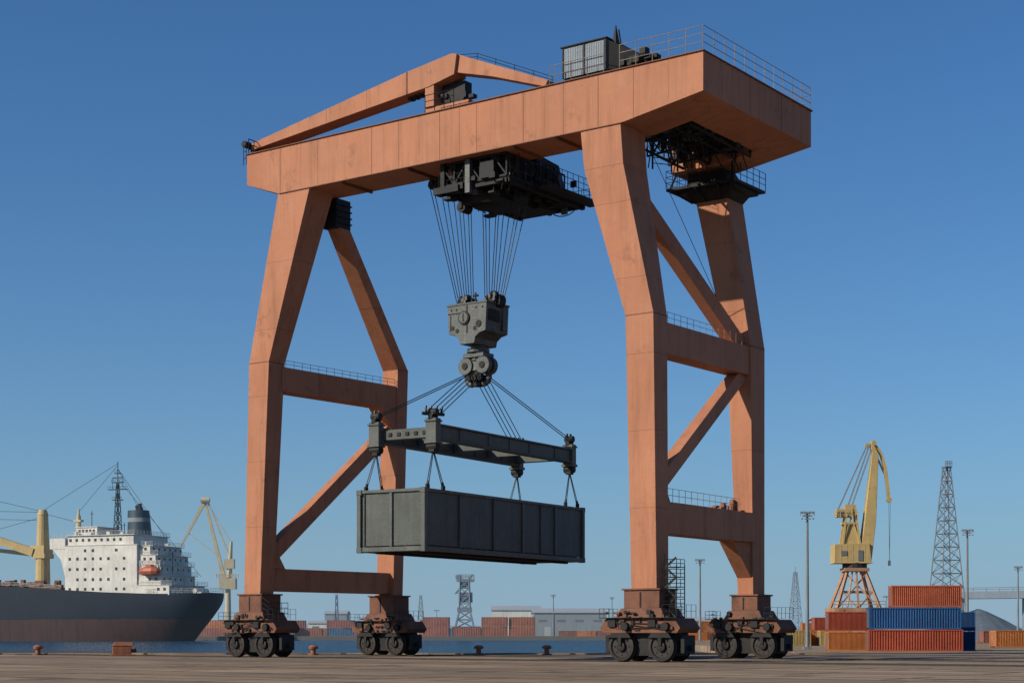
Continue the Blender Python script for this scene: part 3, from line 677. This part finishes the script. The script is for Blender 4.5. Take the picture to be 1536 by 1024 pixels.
b=B(); b.loft([[(-3.4,-1.7,12.3),(2.3,-1.7,12.3),(2.3,1.7,12.3),(-3.4,1.7,12.3)],[(-3.4,-1.7,15.1),(1.9,-1.7,15.3),(1.9,1.7,15.3),(-3.4,1.7,15.1)]]); b.box(-3.5,2.4,-1.85,1.85,12.2,12.34)
for k in range(6): b.box(-3.3+k*.9,-3.25+k*.9,-1.74,-1.69,12.4,15)
b.obj("engine_house",YEL,YC,bevel=.05)
for q in ((.2,.9,12.6,14.2),(-2.4,-1.5,13.4,14.1)):
    b=B(); b.box(q[0],q[1],-1.8,-1.68,q[2],q[3]); b.obj("window",LATT,YC)
b=B()
for (xa,xb) in ((-2.0,-1.2),(.6,-.1)):
    b.beam((xa,-1,15.2),(xb,-.6,21.2),.3,.3); b.beam((xa,1,15.2),(xb,.6,21.2),.3,.3)
b.beam((-2,-1,15.3),(-.1,-.6,21),.2,.2); b.beam((.6,-1,15.3),(-1.2,-.6,21),.2,.2); b.box(-2.1,.2,-.9,.9,18.2,18.5)
b.loft([[(-1.8,-.9,15.2),(.4,-.9,15.2),(.4,.9,15.2),(-1.8,.9,15.2)],[(-1.4,-.6,18.3),(.1,-.6,18.3),(.1,.6,18.3),(-1.4,.6,18.3)]])
b.box(-2.9,-.5,-1.0,1.0,19.3,20.5); b.box(-1.6,-.3,-.8,.8,20.5,21.2)
b.rail([(-3.3,-1.2,19.2),(.3,-1.2,19.2)],.9,.8,.05,0,2)
b.obj("mast_tower",YEL,YC)
b=B(); b.box(-2.7,-1.9,-1.06,-.98,19.6,20.2); b.obj("cabin_window",LATT,YC)
b=B()
b.loft([[(.6,-1.1,13.0),(2.4,-1.1,12.7),(2.4,1.1,12.7),(.6,1.1,13.0)],[(1.4,-1.0,19),(3.1,-1.0,18.6),(3.1,1.0,18.6),(1.4,1.0,19)],[(2.6,-.5,29.2),(3.6,-.5,29.0),(3.6,.5,29.0),(2.6,.5,29.2)],[(2.3,-.4,30.6),(2.8,-.4,30.6),(2.8,.4,30.6),(2.3,.4,30.6)]])
b.obj("boom",YEL,YC,bevel=.05)
b=B()
pp=[(1.6,30.3),(2.9,30.5),(4.0,29.2),(4.7,26.8),(5.1,23.6),(5.2,22.3)]
for a,c in zip(pp,pp[1:]): b.beam((a[0],0,a[1]),(c[0],0,c[1]),.45,.5)
b.cyl((2.9,-.5,30.7),(2.9,.5,30.7),.4,12); b.cyl((5.3,-.3,22),(5.3,.3,22),.4,12); b.beam((3.6,0,28.2),(4.8,0,25.5),.25,.25)
b.obj("fly_jib",YEL,YC)
for y in (-.4,.4):
    for a,c in (((-1.0,y,21.2),(2.3,y,30.5)),((-.4,y,21.2),(2.6,y,29.9)),((-2.6,y,20.4),(2.0,y,30.6))):
        b=B(); b.cyl(a,c,.055,4); b.obj("stay_cable",LATT,YC)
b=B(); b.cyl((5.2,-.1,22),(5.35,0,12.5),.035,4); b.cyl((5.5,.1,22),(5.35,0,12.5),.035,4); b.cbox(5.35,0,12.3,.35,.35,.8,0)
b.obj("hoist_cable",LATT,YC)

Y=620; HC=empty("harbour_crane",(kx(342,Y),Y,0),0,label="distant pale yellow harbour crane beyond the cargo ship",category="crane")
b=B(); b.cyl((0,0,0),(0,0,22),1.3,10,0,.9); b.box(-3,3,-2,2,17.5,21.5); b.cyl((.3,0,21),(1.2,0,35),1.2,8,0,.5); b.box(-2.4,3.2,-2,2,0.5,4); b.box(-1.3,2.4,-1.2,1.2,25,28.5)
b.rail([(-4,-2,21.5),(4,-2,21.5)],1.5,1.2,.12); b.obj("tower",YELF,HC)
b=B(); b.beam((-1.5,0,21.5),(-8.4,0,49.5),1.5,1.5,0,.8,.8); b.beam((-8.4,0,49.8),(-18.2,0,31.5),1.2,1.3,0,.5,.5); b.beam((1.2,0,34.5),(-8,0,49.8),.3,.3); b.beam((-7.2,0,49),(1.2,0,28),.5,.5); b.cyl((-9.8,-.6,50),(-6.6,-.6,50),1,8); b.beam((-14.5,0,38),(-4.0,0,30),.25,.25)
b.obj("boom",YELF,HC)
b=B(); b.cyl((-18.2,0,31.5),(-18.2,0,12),.07,4); b.obj("hoist_cable",LATF,HC)

# ============================================================ SHIP
SX,SY=kx(320,470),470
SH=empty("cargo_ship",(SX,SY,-.8),rad(-22),label="old cargo ship with white superstructure and navy hull moored",category="ship")
b=B()
def sect(x,hw,bt,keel,deck,rows=10):
    pts=[]
    for i in range(rows+1):
        t=i/rows; w=hw*(bt+(1-bt)*(1-(1-t)**2.2)); pts.append((x,-w,keel+(deck-keel)*t))
    return pts
D0=-1.1
KS=[(-150,.3,.2,-2,21),(-142,4,.1,-3,20),(-128,8,.4,-3,18.9),(-110,10,.85,-3,18.2),(-60,10,.95,-3,16.6),(-44,10,.9,-3,15.6),(-30,10,.78,-3,14.8),(-16,9.6,.45,-3,14.3),(-9,9.0,.2,-2.0,14.2),(-5,8.4,.12,2.0,14.2),(-2,7.2,.1,5.2,14.3),(0,5.6,.1,7.6,14.4),(1.2,3.2,.1,9.4,14.5),(1.6,1.2,.1,10.4,14.5)]
def interp(x):
    for a,c in zip(KS,KS[1:]):
        if a[0]<=x<=c[0]:
            t=(x-a[0])/(c[0]-a[0]); return [a[i]+(c[i]-a[i])*t for i in range(1,5)]
secs=[]
xs=sorted(set([k[0] for k in KS]+[-135,-119,-85,-37,-23,-12.5,-7,-3.5,-1,.6]))
for x in xs:
    hw,bt,keel,dk=interp(x); p=sect(x,hw,bt,keel,dk+D0); secs.append(p+[(q[0],-q[1],q[2]) for q in reversed(p)])
b.loft(secs,0)
hull=b.obj("hull",HULL,SH,smooth=True)
nt=HULL.node_tree; bs=nt.nodes["Principled BSDF"]; src=bs.inputs['Base Color'].links[0].from_socket
tcn=N(nt,"ShaderNodeTexCoord"); sx=N(nt,"ShaderNodeSeparateXYZ"); nt.links.new(tcn.outputs['Object'],sx.inputs[0])
nf,_=noise(nt,tcn.outputs['Object'],.15,4,.6,.3,.7)
ad=N(nt,"ShaderNodeMath",operation='MULTIPLY_ADD'); nt.links.new(nf,ad.inputs[0]); ad.inputs[1].default_value=.5; nt.links.new(sx.outputs[2],ad.inputs[2])
lt=N(nt,"ShaderNodeMath",operation='LESS_THAN'); nt.links.new(ad.outputs[0],lt.inputs[0]); lt.inputs[1].default_value=6.4
rf,_=noise(nt,tcn.outputs['Object'],.9,6,.7,.45,.75,(1,1,.12))
redc=mixc(nt,rf,(.050,.024,.019),(.022,.014,.013))
nt.links.new(mixc(nt,lt.outputs[0],src,redc),bs.inputs['Base Color'])
b=B(); b.rail([(-110,-9.7,18.2+D0),(-60,-9.7,16.6+D0),(-44,-9.7,15.6+D0)],1.2,2.5,.06); b.obj("deck_railing",WHITE,SH)
b=B(); b.rail([(-16,-9.4,14.3+D0),(-5,-8.2,14.2+D0),(-2,-7,14.3+D0),(0,-5.4,14.4+D0),(1.1,-3,14.5+D0),(1.1,3,14.5+D0),(0,5.4,14.4+D0)],1.3,1.3,.05)
b.obj("deck_railing",WHITE,SH)
b=B()
XA=-19.0
b.box(-43,XA,-9,9,13.0,26.8); b.box(-43.2,XA+.3,-9.15,9.15,26.801,26.95)
b.box(-42.5,XA-1.5,-8.4,8.4,26.95,29.6); b.box(-43,XA-.9,-8.9,8.9,29.601,29.8)
b.box(-42,-35,-5,5,29.8,32.2); b.box(-42.3,-34.7,-5.3,5.3,32.201,32.4)
b.loft([[(-48.2,-9,26.0),(-43.01,-9,26.0),(-43.01,9,26.0),(-48.2,9,26.0)],[(-48.2,-9,29.0),(-43.01,-9,29.0),(-43.01,9,29.0),(-48.2,9,29.0)]])
b.loft([[(-43.02,-8.9,18),(-42.9,-8.9,18),(-42.9,8.9,18),(-43.02,8.9,18)],[(-44.5,-8.9,23),(-43,-8.9,23),(-43,8.9,23),(-44.5,8.9,23)],[(-47.5,-8.9,25.99),(-43,-8.9,25.99),(-43,8.9,25.99),(-47.5,8.9,25.99)]])
tiers=[(XA+.01,-8.5,-9.0,9.0,12.8,15.6),(XA+.01,-11.5,-8.6,8.6,15.6,18.4),(XA+.01,-12.5,-8.4,8.4,18.4,21.2),(XA+.01,-13.5,-8.2,8.2,21.2,24.0),(XA+.01,-15.5,-7.8,7.8,24.0,26.6)]
for t in tiers:
    b.box(t[0],t[1],t[2]+.02,t[3]-.02,t[4],t[5]-.15); b.box(t[0]+.4,t[1]+1.0,t[2]-.15,t[3]+.15,t[5]-.148,t[5])
for i in range(18):
    t=random.choice(tiers); b.cbox(random.uniform(XA,t[1]),random.uniform(-8,6),t[5]+.5,random.uniform(.4,1.2),random.uniform(.4,1.2),random.uniform(.6,1.4))
for i in range(10): b.cbox(random.uniform(-42,-26),random.uniform(-8,-3),30.2,random.uniform(.4,1.4),random.uniform(.4,1.2),random.uniform(.8,1.8))
SU=b.obj("superstructure",WHITE,SH)
b=B()
for t in tiers:
    z=t[5]+.003
    b.rail([(t[0]+.6,t[2]-.1,z),(t[1]+.9,t[2]-.1,z),(t[1]+.9,t[3]+.1,z)],1.1,1.5,.045)
b.rail([(-43.2,-8.7,29.8),(XA-1,-8.7,29.8),(XA-1,8.7,29.8)],1.1,1.6,.045); b.rail([(-48,-8.9,29),(-43.4,-8.9,29)],1.0,1.5,.045)
b.obj("balcony_railing",WHITE,SU)
for k in range(3):
    z=15.6+2.8*k; b=B(); b.beam((-9.6-1.5*k,3,z),(-12.0-1.5*k,3,z+2.8),.9,.2); b.obj("stairway",WHITE,SU)
wn=B(); wn.box(-.36,.36,-.06,.04,-.38,.38)
WN=None
def win(x,y,z,rz):
    global WN
    if WN is None: WN=wn.obj("window",WINM,SU,(x,y,z),rz)
    else: dup(WN,SU,(x,y,z),rz)
for z in (14.6,17.3,20.2,23.1,25.4):
    for k in range(8):
        if random.random()<(.8 if z<25 else .4): win(-41.4+k*2.6,-9.03,z,0)
for ti,t in enumerate(tiers):
    for k in range(6): win(t[1]+.03,t[2]+1.8+k*2.7,t[4]+1.6,math.pi/2)
    win(t[1]-1.5,t[2]-.01,t[4]+1.6,0)
    if t[1]>-14: win(t[1]-3.5,t[2]-.01,t[4]+1.6,0)
for k in range(9): win(-41.6+k*2.1,-8.43,28.4,0)
for k in range(5): win(-41+k*1.2,-5.03,31.2,0)
f=B(); 
def oval(x,rx,ry,z): return [(x+math.cos(2*math.pi*i/24)*rx,math.sin(2*math.pi*i/24)*ry,z) for i in range(24)]
FX=-24.2
f.loft([oval(FX,3.6,3.0,29.8),oval(FX-.2,3.35,2.8,33.6)],0); f.loft([oval(FX-.2,3.37,2.82,33.6),oval(FX-.3,3.3,2.75,34.8)],1);f.loft([oval(FX-.3,3.31,2.77,34.8),oval(FX-.4,3.15,2.6,36.9)],0)
f.cyl((FX-1,.4,36.9),(FX-1.3,.4,38.4),.5,8,2); f.cyl((FX+.5,-.4,36.9),(FX+.2,-.4,38.8),.6,8,2); f.cyl((FX+.1,1,36.9),(FX+.0,1,38.0),.3,8,2)
f.obj("funnel",[FUN,POLE,DARKF],SH,smooth=True)
MX=-31.6
f=B(); lattice(f,1.8,.5,29.8,45,6,.13,0,MX,0); f.cyl((MX,0,45),(MX,0,51),.13,5)
for z,w in ((40,3.2),(43,6.0),(45,3.6),(47.6,1.8)): f.box(MX-w/2,MX+w/2,-.5,.5,z,z+.22); f.rail([(MX-w/2,-.5,z+.22),(MX+w/2,-.5,z+.22)],.7,.8,.05,0,1)
f.box(MX-1.6,MX+1.6,-.2,.2,46.3,46.6); f.cyl((MX-1.8,0,43),(MX-1.8,0,46.5),.07,4); f.cyl((MX+1.7,0,43),(MX+1.7,0,47.5),.07,4)
f.obj("radar_mast",DARKF,SH)
f=B(); f.cyl((-45.0,0,29),(-45.0,0,36),.9,10,0,.6); f.box(-46.2,-43.8,-.8,.8,34.2,34.8); f.cyl((-45.0,0,36),(-45.0,0,38),.4,8,0,.2)
f.obj("deck_mast",YELF,SH)
for x,z0,z1 in ((-39,32.3,37),(-28,29.8,33.5),(-12,18.4,25),(-5,13,18)):
    f=B(); f.cyl((x,-2,z0),(x,-2,z1),.12,5); f.cyl((x-.7,-2,z1-.8),(x+.7,-2,z1-.8),.06,4); f.obj("antenna_pole",DARKF,SH)
f=B(); 
LX,LZ=9.5,-.9
def lb(x,r): return [(x+LX,-9.7+math.cos(2*math.pi*i/10)*r*1.1,20.2+LZ+math.sin(2*math.pi*i/10)*r) for i in range(10)]
f.loft([lb(-27.3,.2),lb(-26.6,.9),lb(-25,1.35),lb(-22.5,1.35),lb(-21,.9),lb(-20.3,.2)])
f.box(-24.6+LX,-23.0+LX,-10.4,-8.8,21.2+LZ,22+LZ)
f.obj("lifeboat",LIFE,SH)
for x in (-27+LX,-20.6+LX):
    f=B(); f.beam((x,-8.7,18.5),(x,-9.9,22.2),.25,.25); f.beam((x,-9.9,22.2),(x,-9.6,20.6),.15,.15); f.obj("davit",WHITE,SH)
f=B(); DX=-57.5
f.cyl((DX,0,13),(DX,0,27),2.2,16,0,1.9); f.cyl((DX,0,27),(DX,0,36.5),1.9,16,0,1.5); f.cyl((DX,0,36.5),(DX,0,38),1.6,16,0,1.1)
f.box(DX-2.9,DX+1.9,-2.1,2.1,25.2,27.6); f.box(DX-2.2,DX+2.2,-2.2,2.2,23.9,25.2)
f.beam((DX-2,-1.5,25.6),(DX-36,-8,37.0),2.0,2.4,0,1.1,1.3); f.beam((DX-2,1.5,25.0),(DX-36,6,28.5),1.2,1.3,0,.8,.9)
f.obj("deck_crane",YEL,SH)
for a,c in (((DX,0,37.5),(DX-36,-8,46)),((DX,0,37.3),(DX-36,-8,38.5)),((DX,0,37),(-45.0,0,34)),((-45.0,0,37),(MX,0,50)),((MX,0,50.5),(DX,0,37.8)),((MX,0,49),(FX,0,37)),((-14,0,27),(MX,0,49)),((MX,0,46),(-4,0,18)),((DX,0,36),(DX-36,6,30)),((DX,0,35),(DX-36,-8,36))):
    f=B(); f.cyl(a,c,.06,4); f.obj("rigging_cable",DARKF,SH)
for x in (-104,-90,-76): f=B(); f.box(x-5,x+5,-6.5,6.5,14,17.2); f.obj("hatch_cover",RUSTM,SH)
f=B(); f.box(-70,-45,-8.9,-4,14.4,15.2)
for i in range(34): f.cbox(random.uniform(-69,-46),random.uniform(-9,-4),random.uniform(15,17),random.uniform(.5,2.4),1,random.uniform(.5,2))
f.obj("deck_cargo",BOGIE,SH)
f=B(); f.box(-6,-2,-3,3,12.9,13.6); f.cyl((-4,-3.2,14),(-4,3.2,14),.7,10); f.cyl((-5.2,0,13),(-5.2,0,17),.12,5)
f.obj("mooring_winch",WHITE,SH)

# ============================================================ FAR BUILDINGS
def shed(px0,px1,Y,h,roof,dep,label,mat=SHED,name="warehouse"):
    x0,x1=kx(px0,Y),kx(px1,Y); cx=(x0+x1)/2; w=(x1-x0)
    b=B(); b.box(-w/2,w/2,0,dep,0,h)
    o=b.obj(name,mat,None,(cx,Y,.5),0,label=label,category="building",group="buildings on the far shore")
    r=B(); r.loft([[(-w/2-.3,-.4,h),(w/2+.3,-.4,h),(w/2+.3,-.4,h+.4),(-w/2-.3,-.4,h+.4)],[(-w/2-.3,dep/2,h+roof),(w/2+.3,dep/2,h+roof),(w/2+.3,dep/2,h+roof+.4),(-w/2-.3,dep/2,h+roof+.4)],[(-w/2-.3,dep+.4,h),(w/2+.3,dep+.4,h),(w/2+.3,dep+.4,h+.4),(-w/2-.3,dep+.4,h+.4)]])
    r.obj("roof",ROOFM,o)
    n=max(2,int(w/5))
    d=B(); d.box(-1.2,1.2,-.08,.02,0,3 if h>5 else 1.6)
    wv=B(); wv.box(-1.3,1.3,-.08,.02,h*.62,h*.62+.7)
    d.obj("door",ROOFM,o,(-w/2+w*.2,0,0)); W2=wv.obj("window",LATT,o,(-w/2+w/n*.5,0,0))
    for k in range(1,n): dup(W2,o,(-w/2+w/n*(k+.5),0,0))
shed(737,812,600,9.0,1.4,26,"long pale grey warehouse with shallow roof on the shore",WHITE)
shed(800,910,560,7.6,1.4,40,"large grey storage hall with pale low roof on shore")
shed(462,530,650,4.6,.8,14,"low white industrial building on the far shore",WHITE)
shed(487,520,720,9,1.2,14,"small pale block building on the far shore")
shed(585,640,680,5,1,14,"low grey shed on the far shore")
shed(1028,1115,520,4.6,1,20,"low pale shed behind the quay")
shed(1120,1180,620,5.2,1,20,"low grey shed on the far shore")
shed(1225,1275,560,5,1,16,"low pale shed beside the yellow crane")
b=B(); lattice(b,1.6,.6,.5,16,6,.12); b.obj("radio_mast",LATF,None,(kx(505,640),640,0),label="thin distant radio mast on the far shore",category="mast")
for px,Y,h in ((940,700,13),(1010,720,12),(655,690,11),(560,700,12),(420,700,10),(1330,520,13),(990,640,10)):
    b=B(); b.cyl((0,0,.5),(0,0,h),.22,6,0,.12); b.box(-1.2,1.2,-.2,.2,h-.6,h-.2); b.obj("utility_pole",LATF,None,(kx(px,Y),Y,0),label="thin distant utility pole on the shore",category="pole",group="utility poles on the far shore")
b=B(); b.loft([[(kx(1440,520),520,12.0),(kx(1440,520),530,12.0),(kx(1440,520),530,14.2),(kx(1440,520),520,14.2)],[(290,430,12.2),(290,440,12.2),(290,440,14.8),(290,430,14.8)]])
b.rail([(kx(1440,520),520,14.2),(290,430,14.8)],1.1,4,.1,0,2)
BR=b.obj("road_bridge",LATF,None,label="elevated grey concrete road bridge with thin piers",category="bridge")
pb=B(); pb.box(-1,1,-3,3,0,12); P0=None
for t in (.0,.12,.25,.5,.75):
    loc=(136.8+(290-136.8)*t+2,526-90*t,0)
    if P0 is None: P0=pb.obj("pier",LATF,BR,loc)
    else: dup(P0,BR,loc)
HEAP=paint("dark_heap",(.11,.14,.17),(.08,.105,.13),(.12,.1,.1),.3,.9,far=True)
b=B(); loops=[]
for k,(r,z) in enumerate(((14,0),(10,2.4),(6,4.6),(2.0,6.6),(.3,7.2))): loops.append([(math.cos(i*math.pi/9)*r*random.uniform(.9,1.1),math.sin(i*math.pi/9)*r,z) for i in range(18)])
b.loft(loops); b.obj("bulk_heap",HEAP,None,(kx(1468,400),400,0),label="grey heap of bulk material behind the containers",category="material heap")
HILL=paint("distant_hill",(.09,.13,.13),(.075,.11,.115),(.12,.12,.1),.2,1,.004,.05,0,0,0,far=True)
def ridge(Y,x0,x1,h,seed,mat,name,step=12):
    random.seed(seed); b=B(); n=int((x1-x0)/step); fr=[];bk=[]
    for i in range(n+1):
        x=x0+(x1-x0)*i/n; z=h*(.55+.25*math.sin(x*.004+seed)+.12*math.sin(x*.021)+.12*random.random())
        fr.append((x,Y,0)); bk.append((x,Y+60,z))
    vs=fr+bk; b.add(vs,[(i,i+1,n+2+i,n+1+i) for i in range(n)])
    b.obj(name,mat,kind="structure")
ridge(2600,-1600,2600,20,3,HILL,"hills",14)
TREEL=paint("distant_tree_line_green",(.07,.095,.085),(.05,.07,.065),(.1,.09,.06),.2,1,.05,.05,0,0,0,far=True)
ridge(900,-700,900,5.2,5,TREEL,"distant_tree_line",3)

# ============================================================ WORLD / LIGHT / CAMERA
S=Vector((-.87,-.42,0)).normalized(); el=rad(29)
S3=Vector((S.x*math.cos(el),S.y*math.cos(el),math.sin(el)))
w=bpy.data.worlds.new("World"); SC.world=w; w.use_nodes=True; nt=w.node_tree
sky=N(nt,"ShaderNodeTexSky"); sky.sky_type='NISHITA'; sky.sun_disc=False; sky.sun_elevation=el; sky.sun_rotation=math.atan2(S.x,S.y)%(2*math.pi)
sky.air_density=1.0; sky.dust_density=.7; sky.ozone_density=2.2
bg=nt.nodes["Background"]
tinted=mixc(nt,1.0,sky.outputs[0],(.44,.86,1.28),'MULTIPLY')
tcw=N(nt,"ShaderNodeTexCoord"); sp3=N(nt,"ShaderNodeSeparateXYZ"); nt.links.new(tcw.outputs['Generated'],sp3.inputs[0])
az=mathn(nt,'MAXIMUM',sp3.outputs[2],0.0)
hf=mathn(nt,'MULTIPLY',mathn(nt,'EXPONENT',mathn(nt,'MULTIPLY',az,-10.0)),.82)
nt.links.new(mixc(nt,hf,tinted,(4.1,5.8,7.6)),bg.inputs[0]); bg.inputs[1].default_value=.078
ld=bpy.data.lights.new("Sun",'SUN'); ld.energy=5.0; ld.angle=rad(.5); ld.color=(1,.90,.74)
lo=bpy.data.objects.new("Sun",ld); COL.objects.link(lo); lo.rotation_euler=(-S3).to_track_quat('-Z','Y').to_euler()
cam=bpy.data.cameras.new("Camera"); co=bpy.data.objects.new("Camera",cam); COL.objects.link(co)
co.location=(0,0,1.646); co.rotation_euler=(rad(90),0,0); cam.sensor_width=36; cam.lens=59.5; cam.shift_y=436/1536; cam.clip_end=30000; cam.clip_start=.5
SC.camera=co
SC.view_settings.view_transform='Standard'; SC.view_settings.look='None'; SC.view_settings.exposure=0
